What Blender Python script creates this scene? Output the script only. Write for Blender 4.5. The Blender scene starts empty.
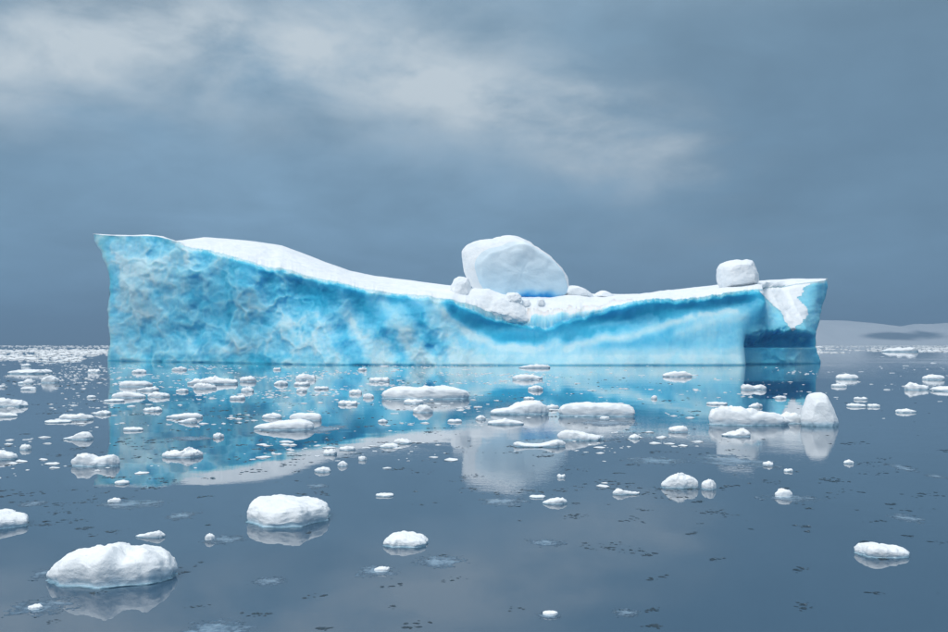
import bpy, math, random
import numpy as np

# ------------------------------------------------------------------ camera, sky, sun, exposure
sc = bpy.context.scene
col = sc.collection
R = math.radians
random.seed(7)
rng = np.random.default_rng(7)

CH = 2.5            # eye height above the water (m)
F = 922.0           # focal length in photo pixels
HZ = 344.0          # horizon row in the photo
CX = 474.0

cam_d = bpy.data.cameras.new('camera')
cam = bpy.data.objects.new('camera', cam_d)
col.objects.link(cam)
cam.location = (0, 0, CH)
cam.rotation_euler = (R(90), 0, 0)
cam_d.sensor_width = 36
cam_d.lens = 36 * F / 948
cam_d.shift_y = (HZ - 316) / 948
cam_d.clip_start = 0.1
cam_d.clip_end = 30000
sc.camera = cam

sc.view_settings.view_transform = 'Standard'
sc.view_settings.look = 'None'
sc.view_settings.exposure = 0.3
sc.view_settings.gamma = 1
sc.view_settings.use_curve_mapping = False
sc.cycles.use_denoising = True
sc.cycles.max_bounces = 6
sc.cycles.volume_bounces = 0
sc.cycles.caustics_reflective = False
sc.cycles.caustics_refractive = False

SUN_EL, SUN_AZ = 50, -138          # elevation; azimuth from the view direction, negative = left
sun_d = bpy.data.lights.new('sun', 'SUN')
sun_d.energy = 1.5
sun_d.angle = R(25)
sun_d.color = (1.0, 0.965, 0.92)
sun = bpy.data.objects.new('sun', sun_d)
col.objects.link(sun)
sun.rotation_euler = (R(90 - SUN_EL), 0, R(180 - SUN_AZ))
sun.location = (-60, 40, 80)


class NT:
    """small helper to write node maths as expressions"""
    def __init__(self, tree):
        self.t = tree
        tree.nodes.clear()
    def n(self, kind, ins=None, **props):
        nd = self.t.nodes.new(kind)
        for k, v in props.items():
            setattr(nd, k, v)
        for k, v in (ins or {}).items():
            self.set(nd.inputs[k], v)
        return nd
    def set(self, sock, v):
        if isinstance(v, bpy.types.NodeSocket):
            self.t.links.new(v, sock)
        elif isinstance(v, bpy.types.Node):
            self.t.links.new(v.outputs[0], sock)
        else:
            if isinstance(v, (tuple, list)) and sock.type == 'RGBA' and len(v) == 3:
                v = (*v, 1)
            sock.default_value = v
    def m(self, op, a, b=0.0, c=0.0, clamp=False):
        nd = self.t.nodes.new('ShaderNodeMath')
        nd.operation = op
        nd.use_clamp = clamp
        for i, v in enumerate((a, b, c)):
            self.set(nd.inputs[i], v)
        return nd.outputs[0]
    def ramp(self, fac, stops, interp='LINEAR'):
        nd = self.t.nodes.new('ShaderNodeValToRGB')
        nd.color_ramp.interpolation = interp
        el = nd.color_ramp.elements
        while len(el) < len(stops):
            el.new(0.5)
        for e, (p, c) in zip(el, stops):
            e.position = p
            e.color = (*c, 1) if len(c) == 3 else c
        self.set(nd.inputs[0], fac)
        return nd.outputs[0]
    def mix(self, fac, a, b, blend='MIX'):
        nd = self.t.nodes.new('ShaderNodeMix')
        nd.data_type = 'RGBA'
        nd.blend_type = blend
        self.set(nd.inputs[0], fac)
        self.set(nd.inputs[6], a)
        self.set(nd.inputs[7], b)
        return nd.outputs[2]
    def noise(self, vec, scale, detail=4, rough=0.5, dist=0.0):
        nd = self.n('ShaderNodeTexNoise', {'Vector': vec, 'Scale': scale, 'Detail': detail, 'Roughness': rough, 'Distortion': dist})
        return nd.outputs[0]
    def smooth(self, x, a, b):
        nd = self.t.nodes.new('ShaderNodeMapRange')
        nd.interpolation_type = 'SMOOTHERSTEP'
        self.set(nd.inputs[0], x)
        nd.inputs[1].default_value = a
        nd.inputs[2].default_value = b
        return nd.outputs[0]


def build_world():
    w = bpy.data.worlds.new('World')
    sc.world = w
    w.use_nodes = True
    t = NT(w.node_tree)
    gen = t.n('ShaderNodeTexCoord').outputs['Generated']
    sep = t.n('ShaderNodeSeparateXYZ', {0: gen})
    x, y, z = sep.outputs[0], sep.outputs[1], sep.outputs[2]
    el = t.m('ARCSINE', z)                              # radians
    az = t.m('ARCTAN2', x, y)                           # radians, 0 = view direction, + = right
    # coordinates on a cloud ceiling
    den = t.m('ADD', t.m('MAXIMUM', z, 0.0), 0.22)
    cp = t.n('ShaderNodeCombineXYZ', {0: t.m('DIVIDE', x, den), 1: t.m('DIVIDE', y, den), 2: 0.0}).outputs[0]
    n1 = t.noise(cp, 1.1, 5, 0.55, 0.4)
    n2 = t.noise(cp, 3.2, 6, 0.6, 0.6)
    wisp = t.n('ShaderNodeMapping', {'Vector': gen, 'Scale': (1.0, 1.0, 1.9), 'Rotation': (0, R(-14), 0)}).outputs[0]
    n3 = t.noise(wisp, 6.0, 8, 0.57, 0.25)
    n4 = t.noise(wisp, 2.1, 4, 0.5, 0.3)
    # cloud-deck colour: grey-blue near the horizon, paler overhead (overcast)
    base = t.ramp(z, [(0.0, (0.112, 0.215, 0.335)), (0.07, (0.158, 0.278, 0.405)), (0.16, (0.188, 0.312, 0.435)),
                      (0.32, (0.205, 0.322, 0.43)), (0.65, (0.58, 0.68, 0.78)), (1.0, (0.90, 0.95, 1.0))])
    # grey underside of thicker cloud, wide and soft
    mod = t.m('MULTIPLY_ADD', t.m('SUBTRACT', n1, 0.5), 0.75, 1.0)
    mod = t.m('MULTIPLY', mod, t.m('MULTIPLY_ADD', t.m('SUBTRACT', n2, 0.5), 0.40, 1.0))
    mod = t.m('MULTIPLY', mod, t.m('MULTIPLY_ADD', t.m('SUBTRACT', n3, 0.5), 0.32, 1.0))
    modc = t.n('ShaderNodeCombineXYZ', {0: mod, 1: mod, 2: mod}).outputs[0]
    base = t.mix(1.0, base, modc, 'MULTIPLY')
    # heavier cloud mass on the right and in the upper left corner
    def blob(a0, e0, sa, se):
        da = t.m('DIVIDE', t.m('SUBTRACT', az, a0), sa)
        de = t.m('DIVIDE', t.m('SUBTRACT', el, e0), se)
        q = t.m('ADD', t.m('MULTIPLY', da, da), t.m('MULTIPLY', de, de))
        return t.m('POWER', 2.718, t.m('MULTIPLY', q, -1.0))
    dark = t.m('ADD', t.m('MULTIPLY', blob(0.46, 0.22, 0.34, 0.20), 0.50), t.m('MULTIPLY', blob(-0.47, 0.375, 0.26, 0.07), 0.6))
    dark = t.m('ADD', dark, t.m('MULTIPLY', blob(-0.52, 0.19, 0.14, 0.07), 0.22))
    dark = t.m('MULTIPLY', dark, t.m('MULTIPLY_ADD', n4, 1.0, 0.5))
    base = t.mix(t.m('MINIMUM', dark, 0.6), base, (0.062, 0.122, 0.19))
    # long pale break in the cloud running down from the upper left
    line = t.m('ADD', t.m('MULTIPLY_ADD', az, -0.2315, 0.265), t.m('MULTIPLY', t.m('MULTIPLY', az, az), -0.433))
    line = t.m('ADD', line, t.m('MULTIPLY', t.m('SUBTRACT', n4, 0.5), 0.09))
    d = t.m('SUBTRACT', el, line)
    dn = t.m('DIVIDE', d, 0.062)
    band = t.m('POWER', 2.718, t.m('MULTIPLY', t.m('MULTIPLY', dn, dn), -1.0))
    band = t.m('MULTIPLY', band, t.m('SUBTRACT', 1.0, t.smooth(t.m('ADD', az, t.m('MULTIPLY', t.m('SUBTRACT', n2, 0.5), 0.35)), -0.05, 0.36)))
    band = t.m('MULTIPLY', band, t.smooth(az, -1.0, -0.5))
    band = t.m('MULTIPLY', band, t.smooth(n3, 0.20, 0.70))
    n5 = t.noise(wisp, 12.0, 7, 0.6, 0.5)
    band = t.m('MULTIPLY', band, t.m('MULTIPLY_ADD', n5, 1.5, 0.30))
    core = blob(-0.06, 0.255, 0.13, 0.038)
    band = t.m('ADD', t.m('MULTIPLY', band, 0.98), t.m('MULTIPLY', t.m('MULTIPLY', core, t.smooth(n3, 0.2, 0.7)), 0.12), clamp=True)
    clouds = t.mix(band, base, (0.50, 0.57, 0.62))
    # thin blue of the clear sky above still tints the deck
    sky = t.n('ShaderNodeTexSky', sky_type='NISHITA', sun_disc=False, sun_elevation=R(SUN_EL), sun_rotation=R(SUN_AZ))
    b1 = t.n('ShaderNodeBackground', {'Color': sky.outputs[0], 'Strength': 0.05})
    b2 = t.n('ShaderNodeBackground', {'Color': clouds, 'Strength': 1.0})
    ms = t.n('ShaderNodeMixShader', {0: 0.95, 1: b1.outputs[0], 2: b2.outputs[0]})
    t.n('ShaderNodeOutputWorld', {'Surface': ms.outputs[0]})


build_world()

# ------------------------------------------------------------------ numpy noise
_perm = np.random.default_rng(11).permutation(256)
_perm = np.concatenate([_perm, _perm, _perm])
_grad = np.random.default_rng(12).normal(size=(256, 3))
_grad /= np.linalg.norm(_grad, axis=1)[:, None]


def perlin(p):
    p = np.asarray(p, float)
    i = np.floor(p).astype(int)
    f = p - i
    u = f * f * f * (f * (f * 6 - 15) + 10)
    i &= 255
    out = 0
    for dx in (0, 1):
        for dy in (0, 1):
            for dz in (0, 1):
                h = _perm[_perm[_perm[(i[:, 0] + dx) & 255] + ((i[:, 1] + dy) & 255)] + ((i[:, 2] + dz) & 255)]
                g = _grad[h]
                dot = g[:, 0] * (f[:, 0] - dx) + g[:, 1] * (f[:, 1] - dy) + g[:, 2] * (f[:, 2] - dz)
                wgt = (u[:, 0] if dx else 1 - u[:, 0]) * (u[:, 1] if dy else 1 - u[:, 1]) * (u[:, 2] if dz else 1 - u[:, 2])
                out = out + dot * wgt
    return out * 1.5


def fbm(p, octs=4, gain=0.5):
    p = np.asarray(p, float)
    a, s, out = 1.0, 1.0, 0
    for k in range(octs):
        out = out + a * perlin(p * s + 17.3 * k)
        a *= gain
        s *= 2.03
    return out


_cell = np.random.default_rng(13).random((256, 3))


def worley(p):
    p = np.asarray(p, float)
    i = np.floor(p).astype(int)
    f1 = np.full(len(p), 9.0)
    f2 = np.full(len(p), 9.0)
    cid = np.zeros(len(p))
    for dx in (-1, 0, 1):
        for dy in (-1, 0, 1):
            for dz in (-1, 0, 1):
                c = i + (dx, dy, dz)
                h = _perm[_perm[_perm[c[:, 0] & 255] + (c[:, 1] & 255)] + (c[:, 2] & 255)]
                d = np.linalg.norm(c + _cell[h] - p, axis=1)
                closer = d < f1
                f2 = np.where(closer, f1, np.minimum(f2, d))
                cid = np.where(closer, h / 255.0, cid)
                f1 = np.where(closer, d, f1)
    return f1, f2, cid


def sstep(x, a, b):
    t = np.clip((np.asarray(x, float) - a) / (b - a), 0, 1)
    return t * t * (3 - 2 * t)


def W(px, py, Y):
    """photo pixel at distance Y -> world point"""
    return ((px - CX) / F * Y, Y, CH - (py - HZ) / F * Y)


def wdist(py):
    """distance of the water surface seen at photo row py"""
    return CH * F / (py - HZ)


# ------------------------------------------------------------------ materials
def principled(name):
    m = bpy.data.materials.new(name)
    m.use_nodes = True
    t = NT(m.node_tree)
    b = t.n('ShaderNodeBsdfPrincipled')
    t.n('ShaderNodeOutputMaterial', {'Surface': b.outputs[0]})
    return m, t, b


def make_snow():
    m, t, b = principled('snow')
    g = t.n('ShaderNodeNewGeometry').outputs['Position']
    n = t.noise(g, 0.7, 6, 0.6)
    c = t.ramp(n, [(0.3, (0.83, 0.88, 0.92)), (0.62, (0.92, 0.935, 0.945))])
    t.set(b.inputs['Base Color'], c)
    b.inputs['Roughness'].default_value = 0.75
    b.inputs['Specular IOR Level'].default_value = 0.2
    h = t.m('ADD', t.noise(g, 2.5, 6, 0.6), t.m('MULTIPLY', t.noise(g, 18, 4, 0.6), 0.25))
    drift = t.noise(t.n('ShaderNodeMapping', {'Vector': g, 'Scale': (0.5, 1.0, 1.0), 'Rotation': (0, 0, R(25))}).outputs[0], 0.35, 4, 0.55)
    h = t.m('ADD', h, t.m('MULTIPLY', drift, 6.0))
    bp = t.n('ShaderNodeBump', {'Height': h, 'Strength': 0.6, 'Distance': 0.14})
    t.set(b.inputs['Normal'], bp.outputs[0])
    return m


def make_floe_snow():
    m, t, b = principled('floe_snow')
    g = t.n('ShaderNodeNewGeometry').outputs['Position']
    wet = t.n('ShaderNodeAttribute', attribute_name='wet').outputs['Fac']
    n = t.noise(g, 5.0, 6, 0.65)
    f = t.m('ADD', wet, t.m('MULTIPLY', t.m('SUBTRACT', n, 0.5), 0.55), clamp=True)
    c = t.ramp(f, [(0.30, (0.91, 0.93, 0.94)), (0.55, (0.76, 0.86, 0.92)), (0.8, (0.44, 0.63, 0.73)), (1.0, (0.13, 0.25, 0.33))])
    t.set(b.inputs['Base Color'], c)
    t.set(b.inputs['Roughness'], t.ramp(f, [(0.3, (0.7,) * 3), (0.8, (0.18,) * 3)]))
    b.inputs['Specular IOR Level'].default_value = 0.3
    h = t.m('ADD', t.noise(g, 12, 6, 0.65), t.m('MULTIPLY', t.noise(g, 60, 3, 0.6), 0.3))
    bp = t.n('ShaderNodeBump', {'Height': h, 'Strength': 0.55, 'Distance': 0.03})
    t.set(b.inputs['Normal'], bp.outputs[0])
    return m


def make_plate():
    m, t, b = principled('thin_ice')
    g = t.n('ShaderNodeNewGeometry').outputs['Position']
    n = t.noise(g, 6, 6, 0.7)
    thick = t.n('ShaderNodeAttribute', attribute_name='wet').outputs['Fac']
    n = t.m('ADD', t.m('MULTIPLY', thick, 0.45), t.m('MULTIPLY', n, 0.75))
    t.set(b.inputs['Base Color'], t.ramp(n, [(0.36, (0.035, 0.075, 0.115)), (0.55, (0.075, 0.135, 0.20)), (0.85, (0.22, 0.32, 0.41))]))
    b.inputs['Roughness'].default_value = 0.25
    bp = t.n('ShaderNodeBump', {'Height': t.noise(g, 25, 5, 0.6), 'Strength': 0.4, 'Distance': 0.02})
    t.set(b.inputs['Normal'], bp.outputs[0])
    return m


def make_clear():
    m, t, b = principled('clear_ice')
    b.inputs['Base Color'].default_value = (0.018, 0.035, 0.05, 1)
    b.inputs['Roughness'].default_value = 0.12
    b.inputs['IOR'].default_value = 1.31
    return m


def make_berg_ice():
    m, t, b = principled('glacier_ice')
    g = t.n('ShaderNodeNewGeometry').outputs['Position']
    paleness = t.n('ShaderNodeAttribute', attribute_name='pale').outputs['Fac']
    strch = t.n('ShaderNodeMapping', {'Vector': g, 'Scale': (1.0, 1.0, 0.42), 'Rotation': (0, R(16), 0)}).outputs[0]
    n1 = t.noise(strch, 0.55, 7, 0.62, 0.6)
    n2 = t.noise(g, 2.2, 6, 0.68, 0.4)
    f = t.m('ADD', paleness, t.m('MULTIPLY', t.m('SUBTRACT', n1, 0.5), 0.55))
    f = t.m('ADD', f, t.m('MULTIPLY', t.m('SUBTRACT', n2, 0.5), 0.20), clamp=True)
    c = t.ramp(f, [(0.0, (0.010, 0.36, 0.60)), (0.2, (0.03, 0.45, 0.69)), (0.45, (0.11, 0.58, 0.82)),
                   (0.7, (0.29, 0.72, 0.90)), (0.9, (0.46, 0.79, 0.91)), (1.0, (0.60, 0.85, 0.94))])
    c = t.mix(t.smooth(paleness, 1.02, 1.25), c, (0.90, 0.92, 0.94))
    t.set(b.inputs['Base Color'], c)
    b.inputs['Roughness'].default_value = 0.5
    b.inputs['Specular IOR Level'].default_value = 0.25
    b.inputs['Subsurface Weight'].default_value = 0.75
    b.inputs['Subsurface Radius'].default_value = (0.7, 0.85, 1.0)
    b.inputs['Subsurface Scale'].default_value = 1.7
    h = t.m('ADD', t.noise(g, 1.4, 7, 0.65, 0.5), t.m('MULTIPLY', t.noise(g, 6, 5, 0.65), 0.35))
    bp = t.n('ShaderNodeBump', {'Height': h, 'Strength': 0.13, 'Distance': 0.22})
    t.set(b.inputs['Normal'], bp.outputs[0])
    return m


def make_water():
    m, t, b = principled('sea_water')
    g = t.n('ShaderNodeNewGeometry').outputs['Position']
    b.inputs['Base Color'].default_value = (0.042, 0.090, 0.143, 1)
    b.inputs['Roughness'].default_value = 0.012
    b.inputs['IOR'].default_value = 1.62
    # calm near the boat, faint wind ripple in patches farther out
    patch = t.smooth(t.noise(g, 0.045, 3, 0.5), 0.42, 0.62)
    swell = t.noise(g, 0.35, 2, 0.5)
    rip = t.noise(t.n('ShaderNodeMapping', {'Vector': g, 'Scale': (1.0, 1.6, 1.0)}).outputs[0], 5.0, 3, 0.6)
    h = t.m('ADD', t.m('MULTIPLY', swell, 0.006), t.m('MULTIPLY', t.m('MULTIPLY', rip, t.m('MULTIPLY_ADD', patch, 0.9, 0.1)), 0.0016))
    bp = t.n('ShaderNodeBump', {'Height': h, 'Strength': 1.0, 'Distance': 1.0})
    t.set(b.inputs['Normal'], bp.outputs[0])
    return m


def make_hills():
    m, t, b = principled('hill_snow')
    g = t.n('ShaderNodeNewGeometry').outputs['Position']
    rock = t.n('ShaderNodeAttribute', attribute_name='pale').outputs['Fac']
    n = t.noise(g, 0.012, 6, 0.6)
    f = t.m('ADD', rock, t.m('MULTIPLY', t.m('SUBTRACT', n, 0.5), 0.7), clamp=True)
    t.set(b.inputs['Base Color'], t.ramp(f, [(0.3, (0.86, 0.89, 0.92)), (0.65, (0.16, 0.20, 0.25))]))
    b.inputs['Roughness'].default_value = 0.9
    return m


def make_firn():
    m, t, b = principled('firn_ice')
    g = t.n('ShaderNodeNewGeometry').outputs['Position']
    paleness = t.n('ShaderNodeAttribute', attribute_name='pale').outputs['Fac']
    f = t.m('ADD', paleness, t.m('MULTIPLY', t.m('SUBTRACT', t.noise(g, 0.6, 6, 0.6), 0.5), 0.22), clamp=True)
    t.set(b.inputs['Base Color'], t.ramp(f, [(0.0, (0.005, 0.28, 0.68)), (0.3, (0.25, 0.60, 0.88)), (0.65, (0.60, 0.80, 0.92)), (1.0, (0.84, 0.92, 0.96))]))
    b.inputs['Roughness'].default_value = 0.6
    b.inputs['Specular IOR Level'].default_value = 0.2
    bp = t.n('ShaderNodeBump', {'Height': t.noise(g, 1.6, 6, 0.6), 'Strength': 0.3, 'Distance': 0.2})
    t.set(b.inputs['Normal'], bp.outputs[0])
    return m


FIRN = make_firn()
SNOW, FLOE, PLATE, CLEAR, ICE, WATER, HILL = make_snow(), make_floe_snow(), make_plate(), make_clear(), make_berg_ice(), make_water(), make_hills()


# ------------------------------------------------------------------ mesh helpers
def mesh(name, v, f, mat, attrs=None, smooth=True):
    me = bpy.data.meshes.new(name)
    v = np.ascontiguousarray(v, dtype=np.float32)
    if isinstance(f, np.ndarray):
        k = f.shape[1]
        me.vertices.add(len(v))
        me.vertices.foreach_set('co', v.ravel())
        me.loops.add(f.size)
        me.loops.foreach_set('vertex_index', np.ascontiguousarray(f, dtype=np.int32).ravel())
        me.polygons.add(len(f))
        me.polygons.foreach_set('loop_start', np.arange(0, f.size, k, dtype=np.int32))
        me.polygons.foreach_set('loop_total', np.full(len(f), k, dtype=np.int32))
        me.update(calc_edges=True)
        me.validate()
    else:
        me.from_pydata(v.tolist(), [], f)
    for an, av in (attrs or {}).items():
        a = me.attributes.new(an, 'FLOAT', 'POINT')
        a.data.foreach_set('value', np.ascontiguousarray(av, dtype=np.float32))
    me.materials.append(mat)
    if smooth:
        me.polygons.foreach_set('use_smooth', np.ones(len(me.polygons), dtype=bool))
    me.update()
    return me


def obj(name, me, parent=None, loc=(0, 0, 0)):
    o = bpy.data.objects.new(name, me)
    col.objects.link(o)
    o.location = loc
    o.parent = parent
    return o


def tag(o, label=None, cat=None, group=None, kind=None):
    for k, v in (('label', label), ('category', cat), ('group', group), ('kind', kind)):
        if v:
            o[k] = v
    return o


def grid_faces(nr, nc, wrap=False):
    r = np.arange(nr - 1)[:, None]
    c = np.arange(nc if wrap else nc - 1)[None, :]
    c2 = (c + 1) % nc
    a = r * nc + c
    b = r * nc + c2
    d = (r + 1) * nc + c
    e = (r + 1) * nc + c2
    return np.stack([a, b, e, d], -1).reshape(-1, 4)


def take(v, f, keep, attrs):
    """sub-mesh of the faces in keep"""
    f = f[keep]
    ids, inv = np.unique(f, return_inverse=True)
    return v[ids], inv.reshape(f.shape), {k: a[ids] for k, a in attrs.items()}


# ------------------------------------------------------------------ sea
S = 6000.0
wv = [(-S, -600, 0), (S, -600, 0), (S, S, 0), (-S, S, 0)]
sea = obj('sea', mesh('sea', np.array(wv), [(0, 1, 2, 3)], WATER))
tag(sea, 'calm grey blue sea mirroring the iceberg and cloudy sky', None, None, 'structure')


# ------------------------------------------------------------------ far snow hills
def hills():
    Y = 2500.0
    ridge = np.array([(640, 341), (700, 334), (760, 324), (800, 319.5), (820, 318.6), (851, 319), (886, 322), (911, 326.5), (931, 322.5), (948, 322.7),
                      (1000, 318), (1060, 322), (1150, 326), (1260, 338), (1330, 343)])
    pxs = np.linspace(640, 1330, 260)
    top = np.interp(pxs, ridge[:, 0], ridge[:, 1])
    zt = (HZ - top) / F * Y + CH
    nr = 50
    V, P = [], []
    for k in range(nr):
        t = k / (nr - 1)
        yy = Y - 260 + 560 * t
        s = np.sin(min(t / 0.62, 1) * math.pi / 2) if t < 0.62 else max(0, 1 - ((t - 0.62) / 0.38) ** 2)
        xx = (pxs - CX) / F * Y
        p = np.stack([xx * 0.012, np.full_like(xx, yy * 0.012), np.zeros_like(xx)], 1)
        edge = min(1, s * 3) * (1 - s) * 2
        z = zt * s * (1 + 0.28 * fbm(p, 4) * edge) - 2
        V.append(np.stack([xx, np.full_like(xx, yy), z], 1))
        pyv = HZ - (z - CH) / yy * F
        r = np.exp(-((pxs - 862) / 32) ** 2 - ((pyv - 336) / 5.0) ** 2) + 0.7 * np.exp(-((pxs - 905) / 18) ** 2 - ((pyv - 334) / 6) ** 2) \
            + 0.5 * np.exp(-((pxs - 1060) / 50) ** 2 - ((pyv - 334) / 5) ** 2)
        P.append(np.clip(r * 0.9, 0, 1))
    v = np.concatenate(V)
    o = obj('distant_hills', mesh('distant_hills', v, grid_faces(nr, len(pxs)), HILL, {'pale': np.concatenate(P)}))
    tag(o, 'low snow covered hills on the far shore fading into haze', None, None, 'structure')


hills()


# ------------------------------------------------------------------ the iceberg
def I(px, tab):
    tab = np.array(tab, float)
    return np.interp(px, tab[:, 0], tab[:, 1])


EDGE = [(92.5, 234), (113, 235.7), (133, 236), (156, 236), (170, 239.5), (181, 243), (186, 247), (217, 252), (242, 259.5), (267, 267), (290, 270), (305, 275.5),
        (325, 279.5), (345, 283.5), (368, 289.6), (401, 294.5), (426, 296), (452, 300.5), (475, 310), (487, 315.5), (515, 321.5), (535, 325.5), (544, 327.5),
        (561, 320), (592, 313.5), (612, 307), (632, 301.5), (658, 298.5), (690, 299), (716, 295), (741, 290.8), (756, 289.5), (764, 290), (785, 284), (828, 280)]
RIDGE = [(92.5, 233.7), (113, 234.8), (133, 235), (148, 234.5), (163, 236.2), (176, 241), (186, 239.7), (204, 237.2), (222, 238.2), (257, 241.5), (282, 245.5), (300, 252), (325, 261.8),
         (350, 270.6), (376, 276), (411, 280.3), (431, 283), (449, 285.2), (470, 288), (500, 290), (545, 290), (575, 291), (592, 293.6), (617, 294.2), (640, 293.8),
         (665, 291), (690, 288), (718, 284.6), (759, 280.8), (792, 278.7), (828, 278.5)]
YFRONT = [(92, 139), (110, 137), (150, 131), (200, 125), (260, 117), (320, 112.5), (450, 110), (700, 110), (790, 111.5), (806, 113.5), (818, 118), (829, 124)]
RDEPTH = [(92, 0), (130, 1.2), (165, 2.0), (186, 9), (230, 18), (300, 24), (400, 18), (450, 12), (545, 12), (600, 13), (700, 14), (760, 14), (800, 10), (820, 4), (829, 0)]


def seg_dist(px, py, line):
    d = np.full(px.shape, 1e9)
    for (x0, y0), (x1, y1) in zip(line[:-1], line[1:]):
        dx, dy = x1 - x0, y1 - y0
        t = np.clip(((px - x0) * dx + (py - y0) * dy) / (dx * dx + dy * dy), 0, 1)
        d = np.minimum(d, np.hypot(px - x0 - t * dx, py - y0 - t * dy))
    return d


def iceberg():
    NC = 900
    NF, NTP, NB = 150, 44, 26
    u = np.linspace(0, 1, NC)
    # columns crowd towards both ends so that the prow stays crisp
    u = u + 0.018 * np.sin(2 * math.pi * u) * -1
    base = 92.5 + u * (828 - 92.5)
    edge_py = I(base, EDGE)
    cp = np.stack([base * 0.07, np.zeros(NC), np.zeros(NC)], 1)
    crumb = fbm(cp * 1.0, 5, 0.6)
    edge_py = edge_py + (crumb * 1.3 + 0.7 * fbm(cp * 6 + 2, 4, 0.6)) * sstep(base, 150, 190) * (1 - sstep(base, 800, 826))
    yf = I(base, YFRONT)
    ridge_py = I(base, RIDGE) + 0.25 * fbm(cp * 0.8 + 5, 3)
    rd = I(base, RDEPTH)
    z_edge = CH - (edge_py - HZ) / F * yf

    XL = [(0, 106.6), (0.03, 107.5), (0.12, 110), (0.25, 109), (0.36, 108.2), (0.45, 108.2), (0.57, 109.6), (0.66, 108.6), (0.75, 106.2), (0.83, 102.5), (0.89, 99), (0.95, 95), (1, 92.5)]
    XR = [(0, 821), (0.06, 819.5), (0.2, 817), (0.35, 818.2), (0.55, 821), (0.85, 826), (1, 828)]
    rows = []
    pale_rows = []
    tz = np.linspace(0, 1, NF)
    for k in range(NF):
        s = tz[k]
        z = -1.6 + (z_edge + 1.6) * s
        sv = np.clip(z / z_edge, 0, 1)
        px = np.interp(sv, *np.array(XL).T) * (1 - u) + np.interp(sv, *np.array(XR).T) * u
        # nominal pixel row of this point
        py = HZ - (z - CH) / yf * F
        y = I(px, YFRONT)
        off = np.zeros(NC)
        ends = sstep(base, 93, 118) * (1 - sstep(base, 806, 827))
        # --- large form: recess (+) or bulge (-)
        def g(cx, cy, sx, sy, a):
            return a * np.exp(-((px - cx) / sx) ** 2 - ((py - cy) / sy) ** 2)
        hfrac = sv
        off += 2.6 * (1 - hfrac) ** 2 * -1 * sstep(px, 230, 330) * (1 - sstep(px, 735, 752))   # ice foot leans out
        off += g(300, 295, 26, 24, 2.0) + g(218, 318, 30, 20, 1.1) + g(150, 290, 30, 30, -1.2)
        off += g(245, 285, 14, 45, -1.3) + g(190, 285, 12, 40, -1.0)
        off += g(500, 328, 45, 12, 1.3) + g(620, 322, 45, 10, 1.1) + g(690, 309, 36, 9, 0.9) + g(735, 303, 20, 8, 0.9)
        off += g(760, 305, 10, 12, -0.9)
        off += g(415, 325, 30, 22, -1.2)
        off += g(355, 312, 12, 25, 1.0) + g(385, 300, 14, 14, 0.9)
        # sloping ledge that carries the snow slab at the right end: leans back above row 331
        led = np.exp(-((px - 792) / 22) ** 4) * np.clip((333 - py) / 50, 0, 1)
        off += 7.5 * led
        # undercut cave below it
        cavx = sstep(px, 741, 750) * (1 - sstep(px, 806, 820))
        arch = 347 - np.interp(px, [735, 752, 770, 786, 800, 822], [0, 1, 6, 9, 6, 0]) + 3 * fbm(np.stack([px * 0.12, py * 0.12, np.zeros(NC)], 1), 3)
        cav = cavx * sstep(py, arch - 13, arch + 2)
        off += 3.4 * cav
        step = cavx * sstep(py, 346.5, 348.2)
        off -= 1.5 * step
        # --- scalloped melt facets
        P = np.stack([px * 0.035, py * 0.036, off * 0.05 + 3.1], 1)
        P = P + 0.35 * np.stack([fbm(P * 1.5 + 9, 3), fbm(P * 1.5 + 31, 3), np.zeros(NC)], 1)
        f1, f2, cid = worley(P * (1.0, 0.85, 1))
        f1b, f2b, cidb = worley(P * (2.6, 2.2, 1) + 40)
        scal = (f1 ** 2) * 2.3 - 0.7 + 0.6 * fbm(P * 0.9 + 5, 3)
        scalb = (f1b ** 2) * 1.3 - 0.35
        left = 1 - sstep(px, 300, 360)
        apron = sstep(px, 240, 300) * (1 - sstep(px, 450, 520)) * sstep(hfrac, 0.75, 0.45)
        mid = sstep(px, 320, 350) * (1 - sstep(px, 440, 470))
        rough_amt = 0.16 + 0.84 * left + 0.35 * mid + 0.3 * apron
        right_rough = sstep(px, 755, 775) * 0.9
        off -= (scal * 0.45 * (rough_amt + right_rough) + scalb * 0.12 * (rough_amt + right_rough)) * ends
        Q = np.stack([px * 0.05, py * 0.05, np.zeros(NC)], 1)
        off -= (fbm(Q, 4, 0.45) * 0.26 * (0.35 + 0.65 * np.clip(rough_amt + right_rough, 0, 1))) * ends
        # lip: the crust rounds back at the very top
        below0 = edge_py - py
        off += 0.55 * sstep(below0, -4.5, -0.2) * ends * (0.8 + 0.5 * crumb) * sstep(px, 165, 200)
        # wave-cut notch at the waterline
        off += 0.16 * np.exp(-((z - 0.03) / 0.08) ** 2) * ends
        off -= 0.9 * sstep(-z, -0.05, 1.2) * ends
        wob = fbm(np.stack([np.full(NC, 3.3), z * 0.45, base * 0.05], 1), 4, 0.5) * 0.35
        x = (px - CX) / F * y + wob * (1 - sstep(base, 96, 140)) + wob * sstep(base, 790, 826)
        rows.append(np.stack([x, y + off, z], 1))
        # --- ice colour, cave and notch shade included: 0 deep blue .. 1 bubbly white
        pale = np.full(NC, 0.46)
        pale = pale * (1 - left) + left * 0.60
        ridg = np.exp(-((f2 - f1) / 0.10) ** 2)
        ridgb = np.exp(-((f2b - f1b) / 0.12) ** 2)
        pale += left * (0.10 * ridg + 0.05 * ridgb + (cid - 0.5) * 0.12 + (cidb - 0.5) * 0.08 + 0.22 * fbm(P * 1.1 + 50, 4, 0.5) + 0.50 * (f1 - 0.5) + 0.16 * (f1b - 0.5))
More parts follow.
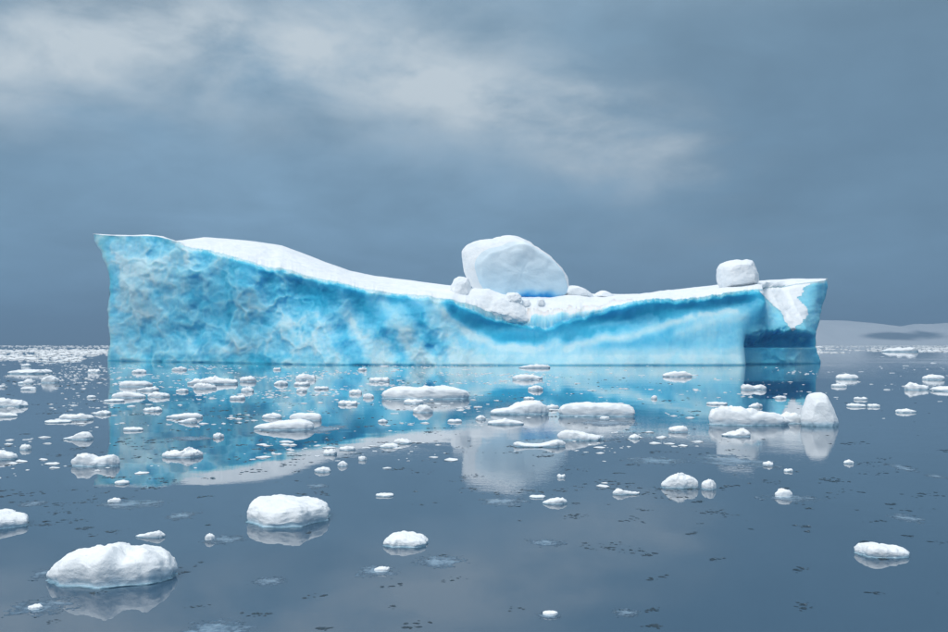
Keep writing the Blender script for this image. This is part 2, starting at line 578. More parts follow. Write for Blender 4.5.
        pale += g(160, 285, 45, 30, 0.10) + g(130, 330, 30, 25, 0.06)
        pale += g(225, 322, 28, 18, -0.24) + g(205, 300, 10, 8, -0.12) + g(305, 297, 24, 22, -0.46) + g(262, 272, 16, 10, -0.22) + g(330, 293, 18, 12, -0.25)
        pale += apron * 0.22 + apron * 0.18 * fbm(Q * 3.0, 3)
        # diagonal shafts in the middle
        dg = (px - 320) * 0.85 - (py - 290) * 0.62
        pale += mid * 0.30 * np.sin(dg * 0.17 + 1.4 * fbm(Q * 0.8 + 3, 3)) * sstep(py, 282, 296)
        # bluer band under the snow lip
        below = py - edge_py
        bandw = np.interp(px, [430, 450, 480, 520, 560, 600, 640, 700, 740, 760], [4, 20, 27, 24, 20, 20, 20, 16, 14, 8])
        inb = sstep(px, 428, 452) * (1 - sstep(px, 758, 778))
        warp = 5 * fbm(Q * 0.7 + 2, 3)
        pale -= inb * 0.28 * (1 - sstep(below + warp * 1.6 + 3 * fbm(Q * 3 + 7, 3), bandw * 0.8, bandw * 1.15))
        pale += (0.55 + 0.35 * fbm(Q * 4 + 1, 3)) * (1 - sstep(below + 1.5 * fbm(Q * 2.5 + 4, 3), 0.6, 3.6)) * sstep(px, 150, 200)
        # pale sweeping layers
        for line, wd, amt in (([(438, 300), (452, 320), (472, 336), (500, 346), (535, 349), (556, 341)], 5.0, 0.50),
                              ([(566, 348), (600, 338), (630, 337), (662, 325), (700, 314), (735, 309)], 4.5, 0.50),
                              ([(590, 326), (615, 323), (640, 318)], 2.2, 0.22),
                              ([(680, 333), (705, 322), (745, 316)], 6.0, 0.30)):
            pale += amt * np.exp(-(seg_dist(px + warp * 0.6, py + warp * 0.5, line) / wd) ** 2)
        pale += inb * 0.30 * sstep(py, 342, 354) + g(715, 335, 30, 18, 0.25) + g(640, 352, 70, 8, 0.12)
        pale += 0.12 * sstep(px, 330, 400) * (1 - sstep(px, 735, 747)) * sstep(py, 353, 356)
        pale += g(510, 338, 26, 4, -0.25) + g(615, 345, 22, 4, -0.12)
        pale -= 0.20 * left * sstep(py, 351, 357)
        # cave shade painted in as bluer ice, foot paler rightward; right end tones
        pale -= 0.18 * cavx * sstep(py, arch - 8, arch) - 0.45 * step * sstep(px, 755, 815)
        pale += 0.22 * sstep(px, 762, 775) * (1 - sstep(py, 322, 334)) - 0.16 * sstep(px, 815, 824)
        pale -= 0.28 * sstep(-z, -0.14, -0.02)  # waterline edge bluer: shade of the notch painted into the ice colour
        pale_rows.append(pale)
    front_top = rows[-1]
    # --- snow top: from the lip to the ridge
    ye = front_top[:, 1]
    yr = I(base, YFRONT) + rd
    yr = np.maximum(yr, ye + 0.02)
    zr = CH - (ridge_py - HZ) / F * yr
    xr_px = base
    xr = (xr_px - CX) / F * yr
    nsnow = 0
    ker = np.hanning(61)
    ker /= ker.sum()
    fs = np.stack([np.convolve(np.pad(front_top[:, q], 30, mode='edge'), ker, 'valid') for q in range(3)], 1)
    cvx = np.interp(base, [92, 430, 470, 580, 640, 829], [1, 1, 0.5, 0.5, 0.85, 0.85])
    for k in range(1, NTP):
        s = k / (NTP - 1)
        bul = math.sin(s * math.pi)
        dec = (1 - s) ** 6
        x = fs[:, 0] * (1 - s) + xr * s + (front_top[:, 0] - fs[:, 0]) * dec
        y = fs[:, 1] * (1 - s) + yr * s + (ye - fs[:, 1]) * dec
        ss = s ** cvx
        z = fs[:, 2] * (1 - ss) + zr * ss + (front_top[:, 2] - fs[:, 2]) * dec + bul * 0.06 * np.clip(rd, 0, 12) * 0.25
        soft = fbm(np.stack([x * 0.12, y * 0.12, np.zeros(NC)], 1), 4) * 0.35 + fbm(np.stack([x * 0.7, y * 0.7, np.zeros(NC)], 1), 3) * 0.10
        z = z + soft * bul * np.clip(rd / 10, 0, 1)
        rows.append(np.stack([x, y, z], 1))
        pale_rows.append(np.full(NC, 0.95))
        nsnow += 1
    top_ridge = rows[-1]
    thick = np.interp(base, [92, 130, 200, 300, 700, 790, 829], [0, 4, 14, 20, 18, 12, 0])
    for k in range(1, NB + 1):
        s = k / NB
        y = top_ridge[:, 1] + thick * math.sin(min(1, s * 1.3) * math.pi / 2)
        z = top_ridge[:, 2] * (1 - s ** 1.6) - 1.6 * s ** 1.6
        sv = np.clip(z / z_edge, 0, 1)
        px = np.interp(sv, *np.array(XL).T) * (1 - u) + np.interp(sv, *np.array(XR).T) * u
        ysil = I(px, YFRONT)
        x = (px - CX) / F * y
        ends = sstep(base, 93, 130) * (1 - sstep(base, 800, 827))
        y = y + ends * fbm(np.stack([px * 0.04, z * 0.3, np.full(NC, 8.0)], 1), 4) * 1.2
        wob = fbm(np.stack([np.full(NC, 3.3), z * 0.45, base * 0.05], 1), 4, 0.5) * 0.35
        x = x + wob * (1 - sstep(base, 96, 140)) + wob * sstep(base, 790, 826)
        for e, wl in ((0, np.exp(-(np.arange(NC) / 14.0) ** 2)), (NC - 1, np.exp(-((NC - 1 - np.arange(NC)) / 14.0) ** 2))):
            fcol = np.array([r_[e] for r_ in rows[:NF]])              # close the ends: back meets front
            x = x + wl * (np.interp(z[e], fcol[:, 2], fcol[:, 0]) - x[e])
            y = y + wl * (np.interp(z[e], fcol[:, 2], fcol[:, 1]) - y[e])
        rows.append(np.stack([x, y, z], 1))
        pale_rows.append(np.full(NC, 0.6))
    v = np.concatenate(rows)
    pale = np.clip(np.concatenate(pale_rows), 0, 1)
    nr = len(rows)
    f = grid_faces(nr, NC)
    fr = f[:, 0] // NC
    fc = f[:, 0] % NC
    pxf = base[fc]
    snow = (fr >= NF) & (fr < NF + NTP - 1)
    # the snow slab on the ledge at the right end
    py_v = HZ - (v[:, 2] - CH) / np.maximum(v[:, 1], 1) * F
    px_v = v[:, 0] / v[:, 1] * F + CX
    fx = px_v[f].mean(1)
    fy = py_v[f].mean(1)
    wv_ = fbm(np.stack([fx * 0.12, fy * 0.12, np.zeros(len(fx))], 1), 4) * 3.0
    fx2, fy2 = fx + wv_, fy + wv_ * 0.7
    poly = [(756, 286), (775, 284), (800, 281), (812, 283), (803, 291), (795, 296), (806, 307), (808, 314), (793, 331), (786, 324), (782, 312), (774, 306), (764, 296)]
    inside = np.zeros(len(fx), bool)
    for (x0, y0), (x1, y1) in zip(poly, poly[1:] + poly[:1]):
        c = ((y0 > fy2) != (y1 > fy2))
        xi = (x1 - x0) * (fy2 - y0) / ((y1 - y0) if y1 != y0 else 1e-9) + x0
        inside ^= c & (fx2 < xi)
    slab = inside & (fr < NF - 2)
    snowline = np.interp(fx, [525, 527, 545, 592, 612, 632, 645], [340, 309, 310, 306, 302, 299, 340])
    scoop = snow & (fr < NF + 30) & (fx > 526) & (fx < 644) & (fy + 1.5 * wv_ > snowline)
    snow = snow & ~scoop
    icy = np.unique(f[scoop])
    sl = np.interp(px_v[icy], [526, 532, 545, 592, 612, 632, 644], [326, 311, 311, 307, 303, 300, 298])
    dl = (py_v[icy] - sl) + 2.5 * fbm(v[icy] * 0.9, 4)
    pale[icy] = 1.4 - 0.62 * sstep(dl, 1.0, 7.0) + 0.15 * fbm(v[icy] * 1.5, 4)
    root = bpy.data.objects.new('iceberg', None)
    col.objects.link(root)
    root.location = (0, 118, 0)
    tag(root, 'long blue walled tabular iceberg with snow covered top lying in the calm sea', 'iceberg')
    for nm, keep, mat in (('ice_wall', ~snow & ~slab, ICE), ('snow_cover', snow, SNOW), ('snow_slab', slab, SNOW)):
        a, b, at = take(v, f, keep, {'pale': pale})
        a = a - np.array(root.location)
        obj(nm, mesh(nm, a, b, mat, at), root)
    return root


berg = iceberg()


# ------------------------------------------------------------------ boulders of ice on the berg
def smooth_loop(poly, n, it=3):
    p = np.array(poly, float)
    for _ in range(it):                                # Chaikin corner cutting
        q = np.roll(p, -1, 0)
        p = np.stack([p * 0.75 + q * 0.25, p * 0.25 + q * 0.75], 1).reshape(-1, 2)
    seg = np.linalg.norm(np.roll(p, -1, 0) - p, axis=1)
    s = np.concatenate([[0], np.cumsum(seg)])
    t = np.linspace(0, s[-1], n, endpoint=False)
    pp = np.vstack([p, p[:1]])
    return np.stack([np.interp(t, s, pp[:, 0]), np.interp(t, s, pp[:, 1])], 1)


def rock(name, poly, Y, front, back, label, cat, facet=None, face_name=None, group=None, rough=0.12, n=110, pale_face=0.85, it=3, lift=0.0, parent=None, lean=0.0, mat=None):
    """a boulder whose outline is poly (photo pixels at distance Y); facet = outline of its flat near face"""
    loop = smooth_loop(poly, n, it)
    ctr = loop.mean(0)
    fac = smooth_loop(facet, n, it) if facet is not None else ctr + (loop - ctr) * 0.62
    # start both loops at the same bearing
    def roll(l, c):
        a = np.arctan2(l[:, 1] - c[1], l[:, 0] - c[0])
        l = np.roll(l, -int(np.argmin(np.abs(a))), 0)
        b = np.arctan2(l[:, 1] - c[1], l[:, 0] - c[0])
        return l if ((b[5] - b[0] + math.pi) % (2 * math.pi) - math.pi) > 0 else np.roll(l[::-1], 1, 0)
    loop, fac = roll(loop, ctr), roll(fac, fac.mean(0))
    fctr = fac.mean(0)
    keys = [(-1.0, 'f', 0.0), (-1.0, 'f', 0.35), (-0.99, 'f', 0.7), (-0.95, 'f', 0.94), (-0.88, 'f', 1.0), (-0.55, 'm', 0.55), (-0.25, 'm', 0.86), (0.0, 'm', 1.0),
            (0.35, 'b', 0.96), (0.65, 'b', 0.82), (0.88, 'b', 0.55), (1.0, 'b', 0.2), (1.02, 'b', 0.0)]
    rings, ys = [], []
    for d, k, s in keys:
        if k == 'f':
            rg = fctr + (fac - fctr) * s
        elif k == 'm':
            rg = fac * (1 - s) + loop * s
        else:
            rg = ctr + (loop - ctr) * s
        rings.append(rg)
        ys.append(d * (front if d < 0 else back))
    K = 54
    kt = np.linspace(0, len(keys) - 1, K)
    rings = np.array(rings)
    ys = np.array(ys)
    i0 = np.clip(np.floor(kt).astype(int), 0, len(keys) - 2)
    ft = (kt - i0)
    V, A = [], []
    for a, b in zip(i0, ft):
        rg = rings[a] * (1 - b) + rings[a + 1] * b
        yy = ys[a] * (1 - b) + ys[a + 1] * b
        x = (rg[:, 0] - CX) / F * Y
        z = CH - (rg[:, 1] - HZ) / F * Y
        V.append(np.stack([x, np.full(n, Y + yy), z], 1))
    v = np.concatenate(V)
    c = v.mean(0)
    r = np.linalg.norm(v - c, axis=1, keepdims=True)
    nrm = (v - c) / np.maximum(r, 1e-3)
    size = r.mean()
    nz = fbm(v / size * 1.6 + 3.7 * len(name), 5, 0.5)[:, None] * rough * size
    w1, w2, cid = worley(v / size * 1.7)
    nz = nz + (0.4 - w1[:, None]) * rough * 0.8 * size * 0.5
    v = v + nrm * nz
    v[:, 2] += lift
    v[:, 1] += lean * (v[:, 2] - v[:, 2].min())
    f = grid_faces(K, n, True)
    ring = f[:, 0] // n
    kf = kt[ring]
    zmin = v[:, 2].min()
    h = v[:, 2].max() - zmin
    relz = (v[:, 2] - zmin) / h
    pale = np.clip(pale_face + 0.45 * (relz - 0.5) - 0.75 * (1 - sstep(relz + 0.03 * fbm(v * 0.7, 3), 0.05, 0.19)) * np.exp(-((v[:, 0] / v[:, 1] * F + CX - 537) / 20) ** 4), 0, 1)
    base = np.array([c[0], c[1], zmin])
    if facet is None:
        o = obj(name, mesh(name, v - base, f, mat or SNOW, {'wet': sstep(-v[:, 2] / h, -0.22, 0.0) * 0.85}), parent, base if parent is None else base - np.array(parent.location))
        if parent is None:
            tag(o, label, cat, group)
        return o
    root = bpy.data.objects.new(name, None)
    col.objects.link(root)
    root.location = base
    tag(root, label, cat, group)
    face = kf < 4.2
    for nm, keep, mat in ((face_name, face, FIRN), ('snow_crust', ~face, SNOW)):
        a, b, at = take(v - base, f, keep, {'pale': pale})
        obj(nm, mesh(nm, a, b, mat, at), root)
    return root


rock('ice_boulder', [(460, 258), (462, 247), (470, 241), (487, 238), (503, 234.5), (519, 236.5), (541, 248), (556.6, 262), (566.5, 274), (569, 285), (566, 297), (540, 301), (503, 301),
                     (478, 298), (467, 281)],
     119, 3.0, 6.5, 'huge rounded ice boulder with flat pale blue face perched on the iceberg', 'ice boulder',
     facet=[(481, 258), (496, 251), (512, 245), (522, 245), (544, 256), (557, 268), (564, 278), (565, 290), (560, 298), (520, 299), (500, 298), (486, 293), (479, 272)],
     face_name='ice_face', rough=0.06, pale_face=0.80, it=2)
rock('ice_block', [(717, 271), (720, 264), (731, 259.6), (751, 258.5), (756, 266), (759.5, 277), (756, 288), (723, 291), (719, 284)],
     117, 2.6, 2.4, 'squarish white ice block standing alone near the right end of the iceberg', 'ice block', rough=0.06, it=1, n=140, lean=0.12)
rock('ice_block', [(449.5, 296), (450, 287), (455, 276.5), (467, 276), (471, 285), (474, 300), (452, 302)],
     114, 1.2, 1.4, 'small upright ice block leaning beside the huge boulder at its left foot', 'ice block', rough=0.08, it=1, n=70, lean=0.2)
rock('ice_block', [(505, 292.5), (515, 291.5), (521, 294), (523, 303), (505, 305)],
     112.5, 0.7, 0.9, 'small flat topped ice block below the front of the huge boulder', 'ice block', rough=0.10, it=1, n=90, lean=0.5)
rock('ice_block', [(462, 289), (485, 286), (505, 293), (520, 299), (527, 310), (531, 322), (516, 324), (488, 316), (468, 307)],
     111.2, 1.1, 3.5, 'broad broken snow block spilling over the rim below the boulder', 'ice block', rough=0.09, it=1, n=140, lean=0.7)
for px, py, s, lab in ((526, 300, 3.4, 'little snow lump at the foot of the boulder under its blue crevice'),
                       (541, 299, 2.8, 'little snow lump beside the right end of the blue crevice'),
                       (478, 291, 8.0, 'lumpy snow pile between the upright block and the boulder')):
    rock('snow_lump', [(px - s * 1.5, py + s * 0.9 + 5), (px - s * 1.35, py + s * 0.2), (px - s * 0.5, py - s * 0.5), (px + s * 0.6, py - s * 0.3), (px + s * 1.2, py + s * 0.3), (px + s * 1.5, py + s * 0.9 + 5)],
         113.5, 0.6, 0.8, lab, 'snow lump', group='lumps of snow on the iceberg', rough=0.13, n=60, lean=0.4)
rock('snow_mound', [(558, 297), (562, 287), (572, 285), (583, 287), (592, 293), (596, 300)], 118, 2.0, 2.5,
     None, None, rough=0.05, n=70, parent=berg)
rock('snow_mound', [(592, 298), (597, 292), (603, 290), (611, 293), (620, 299)], 119, 1.5, 2,
     None, None, rough=0.05, n=60, parent=berg)


# ------------------------------------------------------------------ floating ice
PROF_R = np.array([0, .18, .38, .58, .75, .87, .945, .985, 1.0, 1.0, .99, .975, .97, 1.02, 1.0, .95])
PROF_Z = np.array([1., .995, .985, .965, .92, .84, .73, .58, .44, .31, .20, .12, .05, 0.0, -.15, -.5])


def floe_mesh(a, b, h, prof, seed, nang=72, nring=40, lump=0.16, tilt=0.0, square=2.4):
    """local mesh, waterline at z=0: half width a, half depth b, height h, prof = outline heights from left to right"""
    t = np.linspace(0, len(PROF_R) - 1, nring)
    rr = np.interp(t, np.arange(len(PROF_R)), PROF_R)
    zz = np.interp(t, np.arange(len(PROF_Z)), PROF_Z)
    th = np.linspace(0, 2 * math.pi, nang, endpoint=False)
    c, s = np.cos(th), np.sin(th)
    sup = (np.abs(c) ** square + np.abs(s) ** square) ** (-1 / square)
    out = 1 + 0.16 * fbm(np.stack([c * 1.3, s * 1.3, np.full(nang, seed * 3.17)], 1), 4)
    # broken outline: straight edges between a few corners
    rs = random.Random(seed * 31 + 5)
    kn = rs.randrange(7, 11)
    ka = np.array([(q + 0.7 * (rs.random() - 0.5)) * 2 * math.pi / kn for q in range(kn)])
    kr = np.array([0.86 + 0.24 * rs.random() for _ in range(kn)])
    kx, ky = kr * np.cos(ka), kr * np.sin(ka)
    ksup = (np.abs(np.cos(ka)) ** square + np.abs(np.sin(ka)) ** square) ** (-1 / square)
    kx, ky = kx * ksup, ky * ksup
    ox = np.interp(th, ka, kx, period=2 * math.pi)
    oy = np.interp(th, ka, ky, period=2 * math.pi)
    mixr = 0.75
    ox = (mixr * ox + (1 - mixr) * sup * c) * out
    oy = (mixr * oy + (1 - mixr) * sup * s) * out
    X = rr[:, None] * ox[None, :]
    Yv = rr[:, None] * oy[None, :]
    # keep exact width
    X = X / max(abs(X.min()), abs(X.max()))
    pr = np.interp((X + 1) / 2, np.linspace(0, 1, len(prof)), prof)
    P = np.stack([X.ravel() * a, Yv.ravel() * b, np.full(X.size, seed * 1.7)], 1) / max(0.35 * (a + b), 1e-3)
    lumps = fbm(P * 1.5, 4, 0.5).reshape(X.shape)
    Z = np.where(zz[:, None] > 0, zz[:, None] * h * pr * (1 + lump * 1.6 * lumps * np.clip(zz[:, None] * 1.2, 0, 1)), zz[:, None] * min(a, b) * 0.6)
    Z = Z + np.where(zz[:, None] > 0.3, tilt * h * Yv, 0)
    v = np.stack([X.ravel() * a, Yv.ravel() * b, Z.ravel()], 1)
    k = fbm(v / max(h, 0.06) * 0.9 + seed, 4, 0.55)
    nr = v / np.maximum(np.linalg.norm(v, axis=1, keepdims=True), 1e-4)
    v = v + nr * (k * 0.10 * h)[:, None] * (np.abs(zz[:, None]) > 0.01).repeat(nang, 1).ravel()[:, None]
    w1, w2, cc = worley(v / max(0.4 * (a + b), 1e-3) * 2.2 + seed)
    v[:, 2] += np.where(v[:, 2] > 0.25 * h, (cc - 0.5) * 0.05 * h + (0.45 - w1) * 0.06 * h, 0)
    v[:, :2] *= (1 + (0.04 * (cc - 0.5) + 0.035 * fbm(v / max(h, 0.05) * 2.3 + seed, 3, 0.6)) * np.clip(v[:, 2] / h, 0, 1))[:, None]
    wet = sstep(-v[:, 2] / h + 0.18 * fbm(v / max(0.4 * (a + b), 1e-3) * 1.6 + 3 * seed, 3), -0.58, -0.02) * 0.62 + sstep(-v[:, 2] / h, -0.10, 0.0) * 0.36
    return v, grid_faces(nring, nang, True), {'wet': wet}, t


COUNT = [0]
LAND = []


def place(x0, x1, yt, yb, ratio=0.75, hf=0.22, back=1.0):
    yf_ = wdist(yb)
    a = (x1 - x0) / 2 / F * yf_
    b = ratio * a
    for _ in range(40):
        yc = yf_ + b
        h = CH - (yt - HZ) / F * (yf_ + back * b)
        if h >= hf * a or b < 0.18 * a:
            break
        b *= 0.93
    a = (x1 - x0) / 2 / F * yc
    if yb < 450 and x1 - x0 < 60:
        h *= 0.78
    h = max(h, 0.07 * a, 0.02)
    return ((x0 + x1) / 2 - CX) / F * yc, yc, a, b, h


def floe(x0, x1, yt, yb, label, prof=None, ratio=0.75, hf=0.22, name=None, lump=0.16, group='ice floes drifting in front of the iceberg', square=2.4, parts=None, back=1.0):
    COUNT[0] += 1
    seed = COUNT[0]
    r = random.Random(seed)
    if len(label.split()) <= 9:
        LAND.append((x0, x1, yt, yb, label))
    X, Y, a, b, h = place(x0, x1, yt, yb, ratio, hf, back)
    big = (x1 - x0) >= 26 if parts is None else parts
    if prof is None:
        prof = [0.7 + 0.3 * r.random() for _ in range(5)]
    prof = np.array(prof, float) / max(prof)
    near = (x1 - x0) > 40
    v, f, at, t = floe_mesh(a, b, h, prof, seed, 140 if near else 64, 64 if near else 34, lump, square=square)
    # outline height exact
    v[:, 2] = np.where(v[:, 2] > 0, v[:, 2] * h / v[:, 2].max(), v[:, 2])
    if name is None:
        name = 'ice_floe' if big else 'ice_chunk'
    cat = name.replace('_', ' ')
    if not big:
        o = obj(name, mesh(name, v, f, FLOE, at), None, (X, Y, 0))
        return tag(o, label, cat, group)
    root = bpy.data.objects.new(name, None)
    col.objects.link(root)
    root.location = (X, Y, 0)
    tag(root, label, cat, group)
    nang = 140 if near else 64
    tf = t[f[:, 0] // nang]
    cap = tf < 9.2
    for nm, keep in (('snow_cap', cap), ('ice_base', ~cap)):
        p, q, aa = take(v, f, keep, at)
        obj(nm, mesh(nm, p, q, FLOE, aa), root)
    return root


def plate(x0, x1, yt, yb, label, knob=None):
    """thin sheet of ice lying on the water, broken at its rim; knob = (px0, px1, top row, bottom row) of a snow lump on it"""
    COUNT[0] += 1
    seed = COUNT[0]
    yf_, yk = wdist(yb), wdist(yt)
    yc = (yf_ + yk) / 2
    a = (x1 - x0) / 2 / F * yc
    b = (yk - yf_) / 2
    X = ((x0 + x1) / 2 - CX) / F * yc
    nx, ny = 72, 40
    gx, gy = np.meshgrid(np.linspace(-1.15, 1.15, nx), np.linspace(-1.15, 1.15, ny))
    p3 = np.stack([gx.ravel() * a, gy.ravel() * b, np.full(gx.size, seed * 1.9)], 1)
    q = min(max(a, b), 3.0)
    n1 = fbm(p3 / q * (2.2, 3.2, 1) + seed, 4, 0.6)
    n2 = fbm(p3 / q * (7.0, 9.0, 1) + seed * 2, 3, 0.6)
    jit = 0.5 * np.stack([fbm(p3 / q * 9 + 5, 2), fbm(p3 / q * 9 + 15, 2)], 1) * (2.3 / nx * a * 2, 2.3 / ny * b * 2)
    d = 1 - np.hypot(gx.ravel(), gy.ravel())
    m = d + 0.55 * n1 + 0.30 * n2
    zt = np.clip((m - 0.16) * 0.02, -0.006, 0.006) + 0.003 * np.clip(n2, -0.5, 1)
    v = np.stack([p3[:, 0] + jit[:, 0], p3[:, 1] + jit[:, 1], zt], 1)
    f = grid_faces(ny, nx)
    keep = m[f].mean(1) > 0.05
    v, f, at = take(v, f, keep, {'wet': np.clip(m, 0, 1)})
    me = mesh('ice_plate', v, f, PLATE, at)
    o = obj('ice_plate', me, None, (X, yc, 0))
    tag(o, label, 'ice plate', 'thin ice plates lying on the water')
    if knob:
        kx, ky, ka, kb, kh = place(*knob, ratio=0.7, hf=0.2)
        v, f, at, _ = floe_mesh(ka, kb, kh, np.array([.6, 1, .8]), seed, 40, 24)
        at['wet'] = at['wet'] * 0.6
        obj('snow_lump', mesh('snow_lump', v, f, FLOE, at), o, (kx - X, ky - yc, 0.012))
    return o


# --- foreground
floe(47, 178, 540, 588, 'large lumpy ice floe with notched top in the lower left foreground', [.35, .62, .72, .84, .88, 1, .86, .9, .78, .45], 0.62, back=1.25, name='ice_floe', lump=.14)
floe(239, 331, 491, 528, 'wide flat topped snow floe below the pale reflection of the berg', [.8, .95, 1, .96, .98, .9, .75], 1.15, lump=.08, back=1.65, hf=.3)
floe(383, 429, 530.5, 548, 'small domed snow floe alone in the open dark water, lower centre', [.6, .95, 1, .9, .8, .5], .9, lump=.08, back=1.4, hf=.3)
floe(-40, 31, 509, 530, 'snow floe cut by the left edge of the picture above the lumpy foreground floe', [.8, .9, 1, 1, .95, .9, .7], .8, lump=.08, back=1.5, hf=.2)
floe(857, 911, 541.5, 559, 'snow floe with hump at one end alone in the lower right water', [.8, 1, .95, .8, .68, .62, .5], .7, lump=.08, back=1.3)
floe(660, 701, 472, 489, 'rounded bumpy snow floe with a small ball of ice touching its right side', [.4, .85, 1, .95, .85, .5], .6)
floe(701, 716, 479, 490, 'small ball of ice touching the right side of the bumpy snow floe', [.8, 1, .8], .8)
floe(73, 123, 453, 467, 'twin humped snow floe at the left tip of the berg reflection', [.7, 1, .95, .62, .8, .9, .6], .45, lump=.06)
floe(162, 206, 447, 458, 'ragged snow floe with crumbly top right of the twin humped floe', [.6, .8, .75, 1, .8, .7], .5, lump=.25)
floe(0 - 14, 18, 450, 460, 'rounded snow floe cut by the left edge level with the twin humped floe', [.8, 1, .9, .6], .5)
floe(135, 166, 530.5, 538, 'low curved ice sliver just above the large lumpy foreground floe', [.25, .45, .8, 1, .7], .3)
# --- right group
floe(704, 790, 405, 426, 'long low floe joined to the tall wedge of ice on the right', [.85, 1, .82, .8, .7, .62, .5, .35], .35)
floe(777, 806, 408, 424, 'round ice lump between the long low floe and the tall wedge', [.8, 1, .9, .7], .7, name='ice_chunk')
rock('ice_floe', [(801, 423), (804, 410), (809, 396), (814, 392.5), (826, 392.5), (830, 398), (836, 411), (839.5, 421), (838, 429), (834, 436), (806, 434)],
     wdist(426), 0.32, 0.5, 'tall wedge shaped ice block standing highest of the right floes', 'ice floe', group='ice floes drifting in front of the iceberg',
     rough=0.045, it=1, n=150, lean=0.12, mat=FLOE)
floe(721, 751, 426, 437, 'curled small floe in front of the long low floe', [.4, .6, 1, .9], .6, lump=.25)
floe(748, 763, 401, 407.5, 'pointed ice chunk just behind the long low floe', [.4, .7, 1, .7], .5)
floe(740, 767, 382.5, 390, 'low double ice chunk in the dark cave reflection', [.9, 1, .6, .9, .8], .4)
floe(775, 786, 394.7, 399, 'tiny chunk behind the tall wedge inside the cave reflection')
floe(707, 728, 401, 405, 'flat strip of ice right behind the left end of the long low floe', hf=.1)
floe(835, 858, 372, 379.5, 'rounded floe just right of the berg, with a flat chunk before it', [.7, 1, 1, .7])
floe(832, 846, 382.5, 387, 'flat chunk in front of the rounded floe right of the berg', hf=.12)
floe(904, 929, 380, 390, 'bulky rounded ice chunk with blue hollow near the right edge', [.8, 1, .9, .75, .6], .6)
floe(923, 945, 373, 380, 'smooth domed floe farthest back near the right edge', [.8, 1, .9, .7])
floe(930, 962, 384.5, 391.5, 'flat floe cut by the right edge of the picture', [.8, .9, 1, 1], hf=.12)
floe(854, 868, 396, 400, 'small low chunk behind a pair of flat pieces on the right', hf=.12)
floe(847, 865, 402.5, 407, 'left one of a pair of flat pieces on the right water', hf=.1)
floe(866.5, 880, 403, 407.2, 'right one of a pair of flat pieces on the right water', hf=.1)
floe(896, 916, 407.5, 413, 'flat low floe below the bulky chunk with blue hollow', hf=.12)
floe(660, 692, 369.3, 377, 'long low floe near the berg below its pale right wall', [.6, .8, 1, 1, .7], .4)
floe(763, 774, 461, 466, 'small chunk under the white block reflection, right of centre')
floe(783, 793, 468.5, 472, 'tiny flat chunk right of the chunk under the block reflection', hf=.12)
floe(843.5, 854, 459.5, 464, 'tiny pointed chunk in the dark water below the tall wedge', [.4, 1, .5])
floe(667.5, 687.5, 424, 432.5, 'pale low chunk left of the curled small floe', hf=.15)
# --- centre
floe(374.5, 471, 385.5, 399.5, 'widest flat snow floe with scalloped front edge, centre', [.75, .95, 1, .9, .95, 1, .92, .8], .3, lump=.08)
floe(557.5, 635, 402, 417, 'thick flat topped snow slab with dark undercut side', [.9, 1, 1, .97, .93, .9, .85], .35, lump=.05, square=4)
floe(488.5, 549, 400, 415, 'sloping snow floe rising to the right, left of the thick slab', [.35, .4, .5, .8, 1, .95, .6], .45, lump=.08)
floe(487, 525, 416, 425, 'low ragged floe in front of the sloping snow floe', [.5, .8, 1, .7, .5], .5, hf=.15)
floe(557, 606, 427, 441, 'swooping snow floe tapering to a thin tail, below the thick slab', [.8, 1, .92, .7, .5, .45, .5], .4, lump=.06)
floe(509.5, 566, 437.5, 447.5, 'saddle shaped floe with raised ends over the boulder reflection', [.75, .7, .4, .32, .35, .7, 1, .85], .35, lump=.05)
floe(403.5, 424, 397.5, 404, 'low rounded chunk at the front edge of the widest floe', hf=.15)
floe(412.5, 433, 402.5, 413, 'peaked ice chunk in front of the widest floe', [.5, .9, 1, .6])
floe(362, 374, 392, 398, 'small chunk off the left end of the widest floe', [.5, 1, .6])
floe(369, 390, 375.5, 382, 'small ragged floe behind the left end of the widest floe', lump=.25)
floe(338, 358, 399, 405, 'low ragged chunk left of the widest floe', lump=.25)
floe(518.5, 552, 363, 368.3, 'farthest of three flat floes in a column below the boulder', [.5, .8, 1, 1, .8], .35)
floe(512, 543, 372.5, 380, 'middle of three flat floes in a column below the boulder', [.7, 1, 1, .8, .7], .45)
floe(527, 543, 384, 390.5, 'nearest of three flat floes in a column below the boulder', [.7, 1, .9], .6)
floe(523.5, 535, 396, 399.5, 'tiny low chunk just behind the sloping snow floe', hf=.15)
floe(546, 559, 403, 409, 'small chunk wedged between the sloping floe and the thick slab')
floe(599.5, 610, 415, 420, 'small chunk at the front foot of the thick slab')
floe(475.5, 486.5, 414, 420, 'small white chunk left of the low ragged floe', [.5, 1, .6])
floe(447.5, 462, 418, 422.5, 'small broken chunk above the left edge of the boulder reflection', hf=.15)
floe(651, 657.5, 394, 399, 'tiny lone chunk to the right of the thick slab, in blue water', [.6, 1, .7])
floe(628.5, 641, 432.5, 439, 'small peaked chunk right of the swooping floe', [.4, 1, .5])
floe(612, 640, 488.5, 495, 'low thin floe left of the bumpy snow floe', [.7, 1, .6, .4, .5], .35, hf=.1)
floe(557, 566, 474, 478, 'tiny chunk right of the boulder reflection')
floe(542, 568, 497.5, 504.5, 'low snow floe just below the boulder reflection', [.4, .6, .9, 1, .9, .6], .4)
floe(529, 546.5, 495.3, 498.5, 'thin strip of ice at the tip of the boulder reflection', hf=.08)
floe(379.5, 400, 442, 448, 'low rounded floe at the edge of the blue reflection, nearer of a pair', [.5, .9, 1, .8])
floe(393.5, 412.5, 437, 444, 'sloped floe at the edge of the blue reflection, farther of a pair', [.9, 1, .8, .5])
floe(377, 388, 418, 422.5, 'tiny pointed chunk in the blue reflection below the widest floe', [.4, 1, .5])
